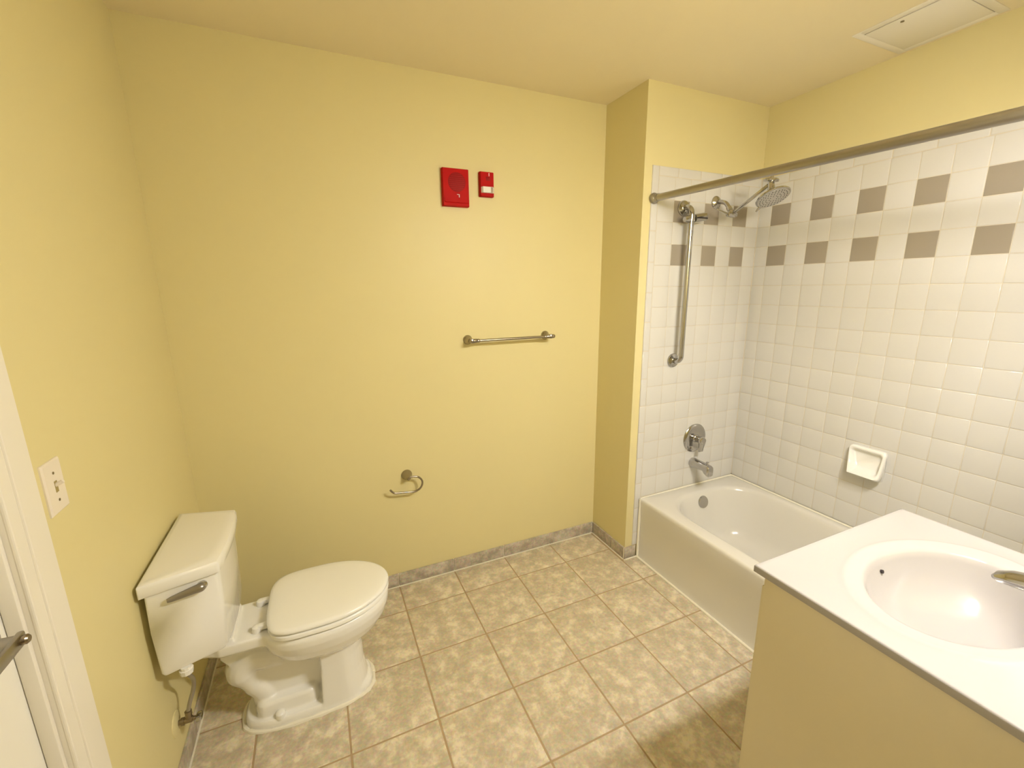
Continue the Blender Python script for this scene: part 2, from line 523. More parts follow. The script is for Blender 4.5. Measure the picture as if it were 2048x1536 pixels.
# ------------------------------------------------------------------ fire alarm speaker and strobe
def wallplate(bm, x0, x1, z0, z1, d, inset, r):
    rings = []
    for y, i in ((0, 0), (-d * 0.7, 0), (-d, inset)):
        rings.append([Vector((p.x, y, p.y)) for p in rrect(x0 + i, x1 - i, z0 + i, z1 - i, r, 32)])
    loft(bm, rings, False, True)
    return bm
x0, x1, z0, z1 = 1.1475, 1.2785, 1.955, 2.1245
sp = thing('alarm_speaker', 'larger square red fire alarm speaker on the yellow wall', 'alarm', ((x0 + x1) / 2, 0, z0))
bd = obj('housing', wallplate(B(), x0, x1, z0, z1, 0.026, 0.003, 0.004), 'red', sp)
cx, cz = (x0 + x1) / 2 + 0.004, z0 + 0.108
obj('grille', lathe(B(), (cx, -0.0255, cz), (0, -1, 0), [(0.043, 0), (0.043, 0.0012), (0.0415, 0.0018), (0.002, 0.0018)], 40), 'red_dark', bd)
for k in range(-4, 5):
    h = 0.0085 * k
    hw = math.sqrt(max(0.040 ** 2 - h * h, 0))
    bm = B(); box(bm, cx - hw, cx + hw, -0.0288, -0.0270, cz + h - 0.0013, cz + h + 0.0013)
    obj('grille_bar', bm, 'red_bar', bd, sharp=None)
bm = B()
loft(bm, [[Vector((p.x, y, p.y)) for p in rrect(x0 + 0.008, x1 - 0.004, z0 + 0.014 + i, z0 + 0.036, 0.005, 24)] for y, i in ((-0.025, 0), (-0.0305, 0.004))], False, True)
obj('lower_ridge', bm, 'red', bd)
bm = B()
box(bm, cx + 0.008, cx + 0.0115, -0.0272, -0.0262, z0 + 0.041, z0 + 0.055)
box(bm, cx - 0.001, cx + 0.0115, -0.0272, -0.0262, z0 + 0.0525, z0 + 0.055)
obj('logo_mark', bm, 'mark', bd, sharp=None)

x0, x1, z0, z1 = 1.3355, 1.4085, 2.0095, 2.1237
st = thing('alarm_strobe', 'smaller red fire alarm strobe with a clear white lens', 'alarm', ((x0 + x1) / 2, 0, z0))
bd = obj('housing', wallplate(B(), x0, x1, z0, z1, 0.024, 0.003, 0.004), 'red', st)
lz0, lz1 = z0 + 0.016, z0 + 0.043
bm = B()
prism(bm, [(x0 + 0.004, -0.0235), (x1 - 0.0025, -0.0235), (x1 - 0.012, -0.038), (x0 + 0.010, -0.038)], lz0, lz1)
ln = obj('lens', bm, 'lens', st)
bm = B(); box(bm, x1 - 0.0235, x1 - 0.0125, -0.0386, -0.0378, lz0 + 0.001, lz1 - 0.001)
obj('reflector', bm, 'lens_side', ln, sharp=None)
bm = B(); box(bm, x0 + 0.03, x0 + 0.053, -0.0252, -0.0238, z0 + 0.073, z0 + 0.091, 0.0005)
obj('sounder_grille', bm, 'red_dark', bd)
bm = B(); box(bm, x0 + 0.0445, x0 + 0.0475, -0.0250, -0.0238, z0 + 0.094, z0 + 0.108)
obj('logo_mark', bm, 'mark', bd, sharp=None)

# ------------------------------------------------------------------ towel bar
tb = thing('towel_bar', 'brushed nickel towel bar on the yellow wall under the alarms', 'towel bar', (1.48, 0, 1.313))
for x in (1.2535, 1.708):
    obj('flange', lathe(B(), (x, 0, 1.3125), (0, -1, 0), [(0.0245, 0), (0.0245, 0.004), (0.021, 0.009), (0.0125, 0.02), (0.0095, 0.032), (0.0095, 0.058), (0.0115, 0.062), (0.0125, 0.07), (0.0105, 0.079), (0.003, 0.082)], 32), 'nickel', tb)
obj('bar', tube(B(), [(1.2535, -0.07, 1.3125), (1.708, -0.07, 1.3125)], 0.0072, 20), 'nickel', tb)
for x, s in ((1.2535, 1), (1.708, -1)):
    obj('collar', lathe(B(), (x + s * 0.008, -0.07, 1.3125), (s, 0, 0), [(0.0115, 0), (0.0105, 0.02), (0.0095, 0.022), (0.0105, 0.028), (0.0078, 0.034)], 20), 'nickel', tb)
obj('finial', lathe(B(), (1.716, -0.07, 1.3125), (1, 0, 0), [(0.010, 0), (0.011, 0.006), (0.009, 0.014), (0.003, 0.018)], 20), 'nickel', tb)

# ------------------------------------------------------------------ toilet paper holder
th = thing('paper_holder', 'empty nickel toilet paper hook on the wall above the toilet', 'paper holder', (0.90, 0, 0.63))
obj('flange', lathe(B(), (0.899, 0, 0.6305), (0, -1, 0), [(0.0275, 0), (0.0275, 0.004), (0.025, 0.010), (0.018, 0.024), (0.012, 0.04), (0.0095, 0.055), (0.004, 0.061)], 32), 'nickel', th)
pts = [(0.899, -0.05, 0.634), (0.925, -0.05, 0.6345), (0.947, -0.05, 0.629), (0.9635, -0.05, 0.612), (0.968, -0.05, 0.592), (0.960, -0.05, 0.571), (0.943, -0.05, 0.557), (0.920, -0.05, 0.552), (0.875, -0.05, 0.5575), (0.832, -0.05, 0.5625), (0.819, -0.05, 0.568), (0.804, -0.05, 0.5855)]
obj('hook', tube(B(), bez(pts, 5), 0.0050, 12), 'nickel', th)

# ------------------------------------------------------------------ ceiling access panel
ap = thing('access_panel', 'white square access panel set in the ceiling over the tub', 'panel', (2.725, -1.08, H))
ax0, ax1, ay0, ay1 = 2.562, 2.892, -1.245, -0.917
bm = B()
f = 0.028
for a in ((ax0, ax1, ay1 - f, ay1), (ax0, ax1, ay0, ay0 + f), (ax0, ax0 + f, ay0 + f, ay1 - f), (ax1 - f, ax1, ay0 + f, ay1 - f)):
    box(bm, *a, H - 0.0035, H, 0.001)
obj('frame', bm, 'panel', ap)
bm = B(); box(bm, ax0 + f, ax1 - f, ay0 + f, ay1 - f, H - 0.0012, H - 0.0002)
obj('gap', bm, 'gap', ap, sharp=None)
bm = B(); box(bm, ax0 + f + 0.005, ax1 - f - 0.0015, ay0 + f + 0.0015, ay1 - f - 0.0015, H - 0.0045, H - 0.001, 0.001)
dr = obj('hatch', bm, 'panel', ap)
obj('latch', lathe(B(), (ax0 + f + 0.028, -1.055, H - 0.0045), (0, 0, -1), [(0.006, 0), (0.006, 0.002), (0.001, 0.0025)], 14), 'nickel', dr)

# ------------------------------------------------------------------ vanity light above the sink
VXC, VLY, VLZ = 1.785, VY + 0.12, 2.07
vl = thing('vanity_light', 'three-shade vanity light bar on the wall above the sink', 'light', (VXC, VY, VLZ))
obj('backplate', box(B(), VXC - 0.27, VXC + 0.27, VY, VY + 0.022, VLZ + 0.05, VLZ + 0.13, 0.006), 'chrome', vl)
prof = [(0.026, 0.085), (0.045, 0.070), (0.062, 0.045), (0.070, 0.018), (0.076, -0.004)]
for lx in (VXC - 0.2, VXC, VXC + 0.2):
    obj('arm', tube(B(), bez([(lx, VY + 0.015, VLZ + 0.09), (lx, VY + 0.06, VLZ + 0.10), (lx, VLY - 0.02, VLZ + 0.125), (lx, VLY, VLZ + 0.11)], 6), 0.008, 14), 'chrome', vl)
    sk = obj('socket', lathe(B(), (lx, VLY, VLZ + 0.118), (0, 0, -1), [(0.012, 0), (0.024, 0.006), (0.024, 0.05), (0.018, 0.052)], 24), 'chrome', vl)
    bm = B()
    a_ = [[Vector((lx + r_ * math.cos(2 * PI * k / 40), VLY + r_ * math.sin(2 * PI * k / 40), VLZ + h_)) for k in range(40)] for r_, h_ in prof]
    b2 = [[Vector((lx + (r_ - 0.003) * math.cos(2 * PI * k / 40), VLY + (r_ - 0.003) * math.sin(2 * PI * k / 40), VLZ + h_)) for k in range(40)] for r_, h_ in prof[::-1]]
    vr = loft(bm, a_ + b2, False, False)
    for k in range(40):
        bm.faces.new((vr[-1][k], vr[-1][(k + 1) % 40], vr[0][(k + 1) % 40], vr[0][k]))
    obj('shade', bm, 'shade', vl)
    bm = B()
    bmesh.ops.create_uvsphere(bm, u_segments=28, v_segments=16, radius=0.050)
    bmesh.ops.translate(bm, verts=bm.verts, vec=(lx, VLY, VLZ))
    obj('bulb', bm, 'bulb', sk)

# ------------------------------------------------------------------ bathtub
tub = thing('bathtub', 'white alcove bathtub with a flat apron beside the tiled walls', 'bathtub', ((TX + W) / 2, (YF + TEND) / 2, 0))
N = 128
bx0, bx1, by0, by1 = TX, W - 0.006, TEND + 0.004, YF - 0.004
rings = [
    rrect(bx0 + 0.003, bx1, by0, by1, 0.004, N, 0.0),
    rrect(bx0 + 0.010, bx1, by0, by1, 0.004, N, 0.03),
    rrect(bx0 + 0.010, bx1, by0, by1, 0.004, N, 0.215),
    rrect(bx0 + 0.002, bx1, by0, by1, 0.004, N, 0.30),
    rrect(bx0, bx1, by0, by1, 0.004, N, 0.355),
    rrect(bx0 + 0.0015, bx1, by0, by1, 0.005, N, 0.366),
    rrect(bx0 + 0.006, bx1, by0, by1, 0.006, N, 0.374),
    rrect(bx0 + 0.013, bx1 - 0.004, by0 + 0.004, by1 - 0.004, 0.01, N, TZ),
]
ix0, ix1, iy0, iy1 = TX + 0.082, W - 0.052, TEND + 0.085, YF - 0.085
def basin(z, dx0, dx1, dy0, dy1, r): return rrect(ix0 + dx0, ix1 - dx1, iy0 + dy0, iy1 - dy1, r, N, z)
rings += [
    basin(TZ, -0.014, -0.012, -0.014, -0.014, 0.225),
    basin(TZ - 0.002, -0.004, -0.004, -0.004, -0.004, 0.225),
    basin(TZ - 0.008, 0.003, 0.003, 0.004, 0.004, 0.222),
    basin(TZ - 0.022, 0.010, 0.009, 0.012, 0.010, 0.22),
    basin(TZ - 0.08, 0.026, 0.02, 0.04, 0.022, 0.21),
    basin(TZ - 0.16, 0.045, 0.036, 0.10, 0.036, 0.20),
    basin(TZ - 0.24, 0.068, 0.058, 0.19, 0.052, 0.18),
    basin(TZ - 0.28, 0.092, 0.08, 0.25, 0.075, 0.165),
    basin(TZ - 0.302, 0.13, 0.12, 0.31, 0.12, 0.14),
    basin(TZ - 0.308, 0.18, 0.17, 0.36, 0.17, 0.11),
]
bm = B(); loft(bm, rings, True, True)
shell = obj('shell', bm, 'enamel', tub, sharp=60)
oc = Vector((2.553, iy1 - 0.018, 0.312))
obj('overflow_plate', lathe(B(), oc, (0, -1, 0.30), [(0.037, -0.006), (0.037, 0.004), (0.034, 0.009), (0.004, 0.012)], 32), 'chrome', tub)
obj('drain', lathe(B(), (2.553, iy1 - 0.24, TZ - 0.309), (0, 0, 1), [(0.032, 0), (0.032, 0.003), (0.027, 0.005), (0.004, 0.002)], 28), 'chrome', tub)
# caulk beads
bm = B()
tube(bm, [(TX + 0.002, YF - 0.006, TZ - 0.004), (2.5, YF - 0.006, TZ + 0.001), (W - 0.008, YF - 0.006, TZ + 0.001)], 0.0055, 8)
tube(bm, [(W - 0.0078, YF - 0.006, TZ + 0.001), (W - 0.0078, TEND + 0.01, TZ + 0.001)], 0.006, 8)
obj('rim_caulk', bm, 'caulk', tub)
bm = B()
tube(bm, [(TX - 0.001, YF - 0.004, 0.002), (TX - 0.001, TEND + 0.36, 0.002)], 0.0065, 8)
tube(bm, [(TX + 0.003, YF - 0.0078, 0.008), (TX + 0.003, YF - 0.0078, TZ - 0.006)], 0.0075, 8)
tube(bm, [(XC - 0.004, YF - 0.0085, 0.0045), (TX, YF - 0.0085, 0.0045)], 0.0042, 8)
obj('floor_caulk', bm, 'caulk', tub)

# ------------------------------------------------------------------ tub spout and valve
VX = 2.5515
va = thing('shower_valve', 'round chrome shower valve with a lever on the tiled wall', 'valve', (VX, YF, 0.683))
es = obj('escutcheon', lathe(B(), (VX, YF, 0.683), (0, -1, 0), [(0.087, 0), (0.087, 0.003), (0.083, 0.008), (0.07, 0.0125), (0.045, 0.0145), (0.028, 0.015), (0.003, 0.015)], 48), 'chrome', va)
obj('screw', lathe(B(), (VX - 0.036, YF - 0.013, 0.628), (0, -1, 0), [(0.0065, 0), (0.006, 0.002), (0.001, 0.003)], 14), 'brass', es)
obj('sleeve', lathe(B(), (VX, YF - 0.014, 0.683), (0, -1, 0), [(0.025, 0), (0.024, 0.004), (0.0195, 0.008), (0.0195, 0.032)], 28), 'chrome', va)
hb = B()
lathe(hb, (VX, YF - 0.044, 0.683), (0, -1, 0), [(0.0215, 0), (0.0235, 0.006), (0.0235, 0.02), (0.019, 0.028), (0.004, 0.031)], 28)
obj('handle', hb, 'chrome', va)
bm = B()
loft(bm, [[Vector((VX + a * s, YF - 0.050 - b_, zz)) for a, b_ in ((-1, 0), (1, 0), (1, d), (-1, d))] for s, zz, d in ((0.021, 0.69, 0.022), (0.0185, 0.665, 0.02), (0.015, 0.635, 0.014), (0.016, 0.612, 0.010))])
bmesh.ops.bevel(bm, geom=list(bm.edges), offset=0.003, segments=2, profile=0.5, affect='EDGES')
obj('lever', bm, 'chrome', va)

sp2 = thing('tub_spout', 'chrome tub spout with a diverter knob under the valve', 'spout', (VX, YF, 0.527))
def sect(y, hw, z0, z1, n=24, e=2.6):
    out = []
    for k in range(n):
        t = 2 * PI * k / n
        c, s = math.cos(t), math.sin(t)
        out.append(Vector((VX + hw * math.copysign(abs(c) ** (2 / e), c), y, (z0 + z1) / 2 + (z1 - z0) / 2 * math.copysign(abs(s) ** (2 / e), s))))
    return out
bm = B()
loft(bm, [sect(YF + 0.002, 0.029, 0.497, 0.557, e=2), sect(YF - 0.02, 0.0285, 0.498, 0.557, e=2.1), sect(YF - 0.06, 0.026, 0.503, 0.556, e=2.4), sect(YF - 0.095, 0.0235, 0.507, 0.554, e=3), sect(YF - 0.108, 0.023, 0.494, 0.553, e=4), sect(YF - 0.128, 0.0225, 0.486, 0.549, e=5), sect(YF - 0.138, 0.021, 0.486, 0.544, e=5), sect(YF - 0.141, 0.018, 0.489, 0.540, e=5)])
obj('body', bm, 'chrome', sp2, sharp=40)
obj('diverter_knob', lathe(B(), (VX, YF - 0.112, 0.549), (0, 0, 1), [(0.004, 0), (0.004, 0.012), (0.0085, 0.014), (0.0085, 0.019), (0.002, 0.02)], 16), 'chrome', sp2)

# ------------------------------------------------------------------ grab bar with hand shower holder
gbx = 2.337
gr = thing('grab_bar', 'tall vertical chrome grab bar on the tiled wall', 'grab bar', (gbx, YF, 1.17))
off = 0.058
zt, zb_ = 1.966, 1.170
for z_, s in ((zt, -1), (zb_, 1)):
    obj('flange', lathe(B(), (gbx, YF, z_), (0, -1, 0), [(0.039, 0), (0.039, 0.005), (0.036, 0.010), (0.02, 0.013), (0.016, 0.016)], 36), 'chrome', gr)
path = [(gbx, YF - 0.008, zt), (gbx, YF - 0.025, zt)] + [(gbx, YF - 0.025 - (off - 0.025) * math.sin(t * PI / 14), zt - (off - 0.025) * (1 - math.cos(t * PI / 14))) for t in range(1, 8)]
path += [(gbx, YF - off, zt - off), (gbx, YF - off, 1.55)]
path += [(gbx, YF - 0.025 - (off - 0.025) * math.sin((7 - t) * PI / 14), zb_ + (off - 0.025) * (1 - math.cos((7 - t) * PI / 14))) for t in range(0, 7)]
path += [(gbx, YF - 0.025, zb_), (gbx, YF - 0.008, zb_)]
obj('bar', tube(B(), path, 0.0145, 20), 'chrome', gr)
hs = thing('shower_holder', 'chrome hand shower bracket clamped near the top of the grab bar', 'bracket', (gbx, YF - off, 1.905))
bm = B()
ringp = [(0.0158, 1.893), (0.0205, 1.894), (0.0205, 1.926), (0.0158, 1.927)]
vr = loft(bm, [[Vector((gbx + r_ * math.cos(2 * PI * k / 24), YF - off + r_ * math.sin(2 * PI * k / 24), z_)) for k in range(24)] for r_, z_ in ringp], False, False)
for k in range(24):
    bm.faces.new((vr[-1][k], vr[-1][(k + 1) % 24], vr[0][(k + 1) % 24], vr[0][k]))
obj('clamp', bm, 'chrome', hs)
bm = B()
tube(bm, [(gbx - 0.046, YF - off - 0.002, 1.902), (gbx - 0.030, YF - off - 0.002, 1.904), (gbx - 0.0185, YF - off - 0.002, 1.9055)], [0.012, 0.0165, 0.0175], 16)
tube(bm, [(gbx + 0.0185, YF - off - 0.003, 1.910), (gbx + 0.045, YF - off - 0.004, 1.914), (gbx + 0.086, YF - off - 0.006, 1.921)], [0.0195, 0.0208, 0.0205], 16)
obj('cradle', bm, 'chrome', hs)
bm = B(); box(bm, gbx + 0.022, gbx + 0.084, YF - off - 0.030, YF - off - 0.0235, 1.907, 1.9135, 0.001)
obj('cradle_slot', bm, 'dark', hs)

# ------------------------------------------------------------------ shower arm and head
SX = 2.5654
sh = thing('extendable_shower', 'round chrome shower head on an adjustable extension arm', 'shower head', (SX, YF, 2.009))
obj('flange', lathe(B(), (SX, YF, 2.009), (0, -1, 0), [(0.033, 0), (0.033, 0.003), (0.028, 0.009), (0.014, 0.016), (0.0105, 0.018)], 36), 'chrome', sh)
arm = bez([(SX, YF - 0.01, 2.009), (SX, -0.366, 2.007), (SX, -0.397, 1.993), (SX, -0.421, 1.962), (SX, -0.438, 1.936)], 6)
obj('arm', tube(B(), arm, 0.0108, 16), 'chrome', sh)
d = Vector((0, -0.017, -0.026)).normalized()
c0 = Vector((SX, -0.421, 1.962))
obj('coupling', lathe(B(), c0 - d * 0.012, d, [(0.0125, 0), (0.0135, 0.002), (0.0135, 0.02), (0.0115, 0.022), (0.0145, 0.026), (0.0145, 0.042), (0.01, 0.046)], 20), 'chrome', sh)
kn = B()
lathe(kn, (SX - 0.034, -0.440, 1.932), (1, 0.0, 0), [(0.006, 0), (0.0125, 0.004), (0.0125, 0.024), (0.0145, 0.027), (0.0145, 0.052), (0.011, 0.062), (0.003, 0.064)], 20)
obj('swivel', kn, 'chrome', sh)
bm = B(); tube(bm, [(SX - 0.03, -0.438, 1.934), (SX - 0.062, -0.425, 1.948), (SX - 0.085, -0.415, 1.958)], [0.0045, 0.004, 0.0035], 10)
obj('thumb_lever', bm, 'chrome', sh)
# flat extension bar
A0, A1 = Vector((SX, -0.443, 1.937)), Vector((SX, -0.628, 2.037))
dd = (A1 - A0).normalized(); nn = Vector((1, 0, 0)); pp = dd.cross(nn)
bm = B()
loft(bm, [[A0 + dd * t + nn * a * 0.0055 + pp * b_ * 0.0075 for a, b_ in ((-1, -1), (1, -1), (1, 1), (-1, 1))] for t in (0, (A1 - A0).length)])
bmesh.ops.bevel(bm, geom=list(bm.edges), offset=0.0025, segments=2, profile=0.5, affect='EDGES')
obj('extension_bar', bm, 'chrome', sh)
kc = Vector((SX, -0.640, 2.047))
obj('wing_knob', lathe(B(), kc + Vector((0, 0, 0.004)), (0.05, -0.1, 1), [(0.012, -0.012), (0.014, -0.002), (0.031, 0.0), (0.033, 0.006), (0.028, 0.012), (0.01, 0.014), (0.0065, 0.02), (0.006, 0.036), (0.002, 0.038)], 28), 'chrome', sh)
nrm = Vector((-0.06, -0.46, -0.88)).normalized()
hc = Vector((SX + 0.002, -0.657, 1.977))
neck = B(); tube(neck, [kc, kc + Vector((0, -0.004, -0.02)), hc - nrm * 0.03], [0.013, 0.0145, 0.017], 18)
obj('neck', neck, 'chrome', sh)
head = obj('head', lathe(B(), hc - nrm * 0.034, nrm, [(0.018, 0), (0.024, 0.006), (0.05, 0.016), (0.070, 0.026), (0.0745, 0.032), (0.0735, 0.036), (0.068, 0.0375), (0.003, 0.0385)], 48), 'chrome', sh)
obj('spray_face', lathe(B(), hc + nrm * 0.0035, nrm, [(0.0665, 0), (0.0665, 0.0015), (0.003, 0.003)], 40), 'headface', head)
fa, fb = frame(nrm)
nz = B()
for rr, cnt in ((0.018, 8), (0.032, 14), (0.046, 20), (0.058, 26)):
    for k in range(cnt):
        t = 2 * PI * k / cnt
        q = hc + nrm * 0.0042 + (fa * math.cos(t) + fb * math.sin(t)) * rr
        lathe(nz, q, nrm, [(0.0026, 0), (0.0024, 0.003), (0.0005, 0.0032)], 6)
tag(obj('nozzles', nz, 'nozzle', head, sharp=None), kind='stuff')
# spray selector tab
lft = Vector((0, 1, 0)); lft = (lft - nrm * lft.dot(nrm)).normalized()
tb_ = B(); tube(tb_, [hc + lft * 0.068, hc + lft * 0.082 - Vector((0, 0, 0.006)), hc + lft * 0.09 - Vector((0, 0, 0.01))], [0.007, 0.006, 0.004], 10)
obj('selector_tab', tb_, 'chrome', head)

# ------------------------------------------------------------------ shower curtain rod
ry0, ry1 = YF, TEND
rxa, rxb = 2.138, 2.138
rza, rzb = 2.000, 1.962
rd = thing('curtain_rod', 'long steel shower curtain rod spanning above the tub', 'curtain rod', (rxa, YF, rza))
obj('rod', tube(B(), [(rxa, YF - 0.004, rza), (rxb, TEND + 0.004, rzb)], 0.0165, 24), 'rod', rd)
for y, x_, z_, s in ((YF, rxa, rza, -1), (TEND, rxb + 0.03, rzb, 1)):
    obj('flange', lathe(B(), (rxa if s < 0 else rxb, y, z_), (0, s, 0), [(0.0265, 0), (0.0265, 0.006), (0.0225, 0.010), (0.0215, 0.02), (0.0188, 0.022), (0.0188, 0.034)], 28), 'rod', rd)

# ------------------------------------------------------------------ soap dish
sd = thing('soap_dish', 'white ceramic soap dish mounted on the tiled wall', 'soap dish', (W, -1.055, 0.73))
ya, yb = -1.133, -0.977          # near and far ends
zt_, zm = 0.806, 0.690
def sdring(x, y0, y1, z0, z1, r): return [Vector((x, p.x, p.y)) for p in rrect(y0, y1, z0, z1, r, 48)]
bm = B()
zt_, zm = 0.806, 0.684
def lean(d_top, d_bot, z0, z1, y0, y1, r):
    """front outline whose distance from the wall grows towards the bottom lip"""
    out = []
    for p in rrect(y0, y1, z0, z1, r, 64):
        t = max(0.0, min(1.0, (p.y - zm) / (zt_ - zm)))
        out.append(Vector((W - (d_bot + (d_top - d_bot) * t ** 0.55), p.x, p.y)))
    return out
rings = [
    sdring(W, ya + 0.004, yb - 0.004, 0.655, zt_, 0.012),
    lean(0.010, 0.026, 0.662, zt_, ya + 0.001, yb - 0.001, 0.014),
    lean(0.014, 0.060, 0.674, zt_, ya, yb, 0.016),
    lean(0.018, 0.070, 0.681, zt_ - 0.002, ya + 0.002, yb - 0.002, 0.016),
    lean(0.0200, 0.0720, 0.686, zt_ - 0.006, ya + 0.006, yb - 0.006, 0.015),
    lean(0.0195, 0.0690, 0.690, zt_ - 0.011, ya + 0.011, yb - 0.011, 0.014),
    lean(0.013, 0.056, 0.694, zt_ - 0.016, ya + 0.015, yb - 0.015, 0.013),
    lean(0.004, 0.034, 0.698, zt_ - 0.020, ya + 0.018, yb - 0.018, 0.012),
    lean(0.002, 0.010, 0.708, zt_ - 0.026, ya + 0.024, yb - 0.024, 0.010),
]
loft(bm, rings, True, True)
obj('dish', bm, 'porcelain', sd, sharp=70)

# ------------------------------------------------------------------ toilet
YT = -0.512
to = thing('toilet', 'white two-piece toilet with its lid closed against the left wall', 'toilet', (0.35, YT, 0))
def egg(xb, xf, hw, z, n=56, back=0.5, dy=0.0, p_back=2.6, p_front=2.0):
    """egg outline: blunt behind, round in front; widest at `back` of its length"""
    xm = xb + (xf - xb) * back
    out = []
    for k in range(n):
        t = 2 * PI * k / n
        c, s = math.cos(t), math.sin(t)
        e = p_front if c >= 0 else p_back
        cx_ = math.copysign(abs(c) ** (2 / e), c)
        sy_ = math.copysign(abs(s) ** (2 / e), s)
        x_ = xm + (xf - xm if c >= 0 else xm - xb) * cx_
        out.append(Vector((x_, YT + dy + hw * sy_, z)))
    return out
# bowl and foot, merged into one ceramic body
bm = B()
loft(bm, [egg(0.255, 0.694, 0.160, 0.404, back=.45), egg(0.25, 0.704, 0.174, 0.400, back=.45), egg(0.25, 0.708, 0.179, 0.385, back=.45), egg(0.252, 0.706, 0.177, 0.362, back=.45),
          egg(0.262, 0.694, 0.165, 0.325, back=.46), egg(0.285, 0.668, 0.143, 0.285, back=.47), egg(0.325, 0.628, 0.112, 0.250, back=.48), egg(0.38, 0.58, 0.07, 0.228, back=.5)])
# pedestal column: flat behind, round in front
def ped(xb, xf, hw, z):
    out = []
    out += [Vector((xb, YT - hw, z)), Vector((xb + (xf - xb) * 0.3, YT - hw, z))]
    for k in range(0, 17):
        t = -PI / 2 + PI * k / 16
        out.append(Vector((xb + (xf - xb) * 0.42 + (xf - xb) * 0.58 * math.cos(t), YT + hw * math.sin(t), z)))
    out += [Vector((xb + (xf - xb) * 0.3, YT + hw, z)), Vector((xb, YT + hw, z))]
    return out
loft(bm, [ped(0.428, 0.612, 0.108, 0.0), ped(0.428, 0.606, 0.104, 0.02), ped(0.432, 0.592, 0.100, 0.12), ped(0.436, 0.590, 0.101, 0.20), ped(0.436, 0.600, 0.108, 0.27)])
# recessed core between column and tank deck
core = [(0.135, 0.37), (0.46, 0.37), (0.46, 0.02), (0.24, 0.02), (0.22, 0.16), (0.16, 0.24), (0.12, 0.30)]
prism(bm, core, YT - 0.036, YT + 0.036, lambda u, v, w_: (u, w_, v))
# deck behind the bowl
dk = [(0.10, -0.085), (0.10, 0.085), (0.14, 0.105), (0.26, 0.108), (0.36, 0.125), (0.36, -0.125), (0.26, -0.108), (0.14, -0.105)]
bmd = [[Vector((u, YT + v * s, z_)) for u, v in dk] for z_, s in ((0.352, 0.86), (0.366, 0.98), (0.398, 1.0), (0.404, 0.97))]
loft(bm, bmd)
box(bm, 0.09, 0.185, YT - 0.095, YT + 0.095, 0.37, 0.420)
# trapway hump and descending leg
tube(bm, bez([(0.44, YT, 0.12), (0.36, YT, 0.16), (0.29, YT, 0.235), (0.215, YT, 0.262), (0.178, YT, 0.222), (0.2, YT, 0.165), (0.235, YT, 0.11), (0.25, YT, 0.02)], 6), [0.03] * 9 + [0.033, 0.037, 0.042, 0.047, 0.052, 0.056] + [0.058] * 12 + [0.054, 0.05, 0.047, 0.046, 0.046] + [0.05] * 11, 18)
# foot block and base plate
def foot(x0, x1, hw, z): return rrect(x0, x1, YT - hw, YT + hw, 0.035, 48, z)
loft(bm, [foot(0.205, 0.425, 0.076, 0.0), foot(0.205, 0.425, 0.074, 0.06), foot(0.208, 0.42, 0.071, 0.080), foot(0.218, 0.412, 0.062, 0.090)])
def plate(hwb, hwf, x0, x1, z):
    out = []
    for k in range(60):
        t = 2 * PI * k / 60
        c, s = math.cos(t), math.sin(t)
        xm = (x0 + x1) / 2
        hw = hwb + (hwf - hwb) * (c + 1) / 2
        e = 3.4
        out.append(Vector((xm + (x1 - x0) / 2 * math.copysign(abs(c) ** (2 / (e if c < 0 else 2.3)), c), YT + hw * math.copysign(abs(s) ** (2 / 3.2), s), z)))
    return out
loft(bm, [plate(0.098, 0.112, 0.162, 0.618, 0.0), plate(0.097, 0.111, 0.163, 0.617, 0.022), plate(0.092, 0.106, 0.170, 0.610, 0.034)])
bmesh.ops.recalc_face_normals(bm, faces=bm.faces)
bowl = obj('bowl', bm, 'porcelain', to, sharp=None)
rm = bowl.modifiers.new('remesh', 'REMESH'); rm.mode = 'VOXEL'; rm.voxel_size = 0.0042
smo = bowl.modifiers.new('smooth', 'SMOOTH'); smo.factor = 0.5; smo.iterations = 4
dg = bpy.context.evaluated_depsgraph_get()
me2 = bpy.data.meshes.new_from_object(bowl.evaluated_get(dg))
bowl.modifiers.clear()
old = bowl.data
bowl.data = me2
bpy.data.meshes.remove(old)
for p_ in bowl.data.polygons: p_.use_smooth = True
if not bowl.data.materials: bowl.data.materials.append(M['porcelain'])
# seat ring and lid
bm = B()
def seat_out(grow, z): return egg(0.283 - grow, 0.713 + grow, 0.180 + grow, z, back=.42, p_back=4.2)
def seat_in(grow, z): return egg(0.36 - grow, 0.655 + grow, 0.115 + grow, z, back=.45)
vr = loft(bm, [seat_in(0, 0.414), seat_out(-0.006, 0.4065), seat_out(-0.001, 0.410), seat_out(-0.001, 0.421), seat_out(-0.006, 0.4255), seat_in(0, 0.424)], False, False)
n = len(vr[0])
for i in range(n):
    j = (i + 1) % n
    bm.faces.new((vr[-1][i], vr[-1][j], vr[0][j], vr[0][i]))
obj('seat', bm, 'plastic', to, sharp=50)
bm = B()
loft(bm, [seat_out(-0.012, 0.4285), seat_out(-0.003, 0.430), seat_out(0.0, 0.434), seat_out(0.0, 0.439), seat_out(-0.004, 0.4445), seat_out(-0.014, 0.4475), seat_out(-0.04, 0.4495), seat_out(-0.09, 0.4505), seat_out(-0.14, 0.451)])
obj('seat_lid', bm, 'plastic', to, sharp=50)
for s in (-1, 1):
    bm = B()
    lathe(bm, (0.252, YT + s * 0.072, 0.404), (0, 0, 1), [(0.0165, 0), (0.0165, 0.010), (0.0145, 0.018), (0.010, 0.021), (0.002, 0.022)], 20)
    box(bm, 0.252, 0.292, YT + s * 0.072 - 0.011, YT + s * 0.072 + 0.011, 0.409, 0.426, 0.004)
    obj('hinge_cap', bm, 'plastic', to)
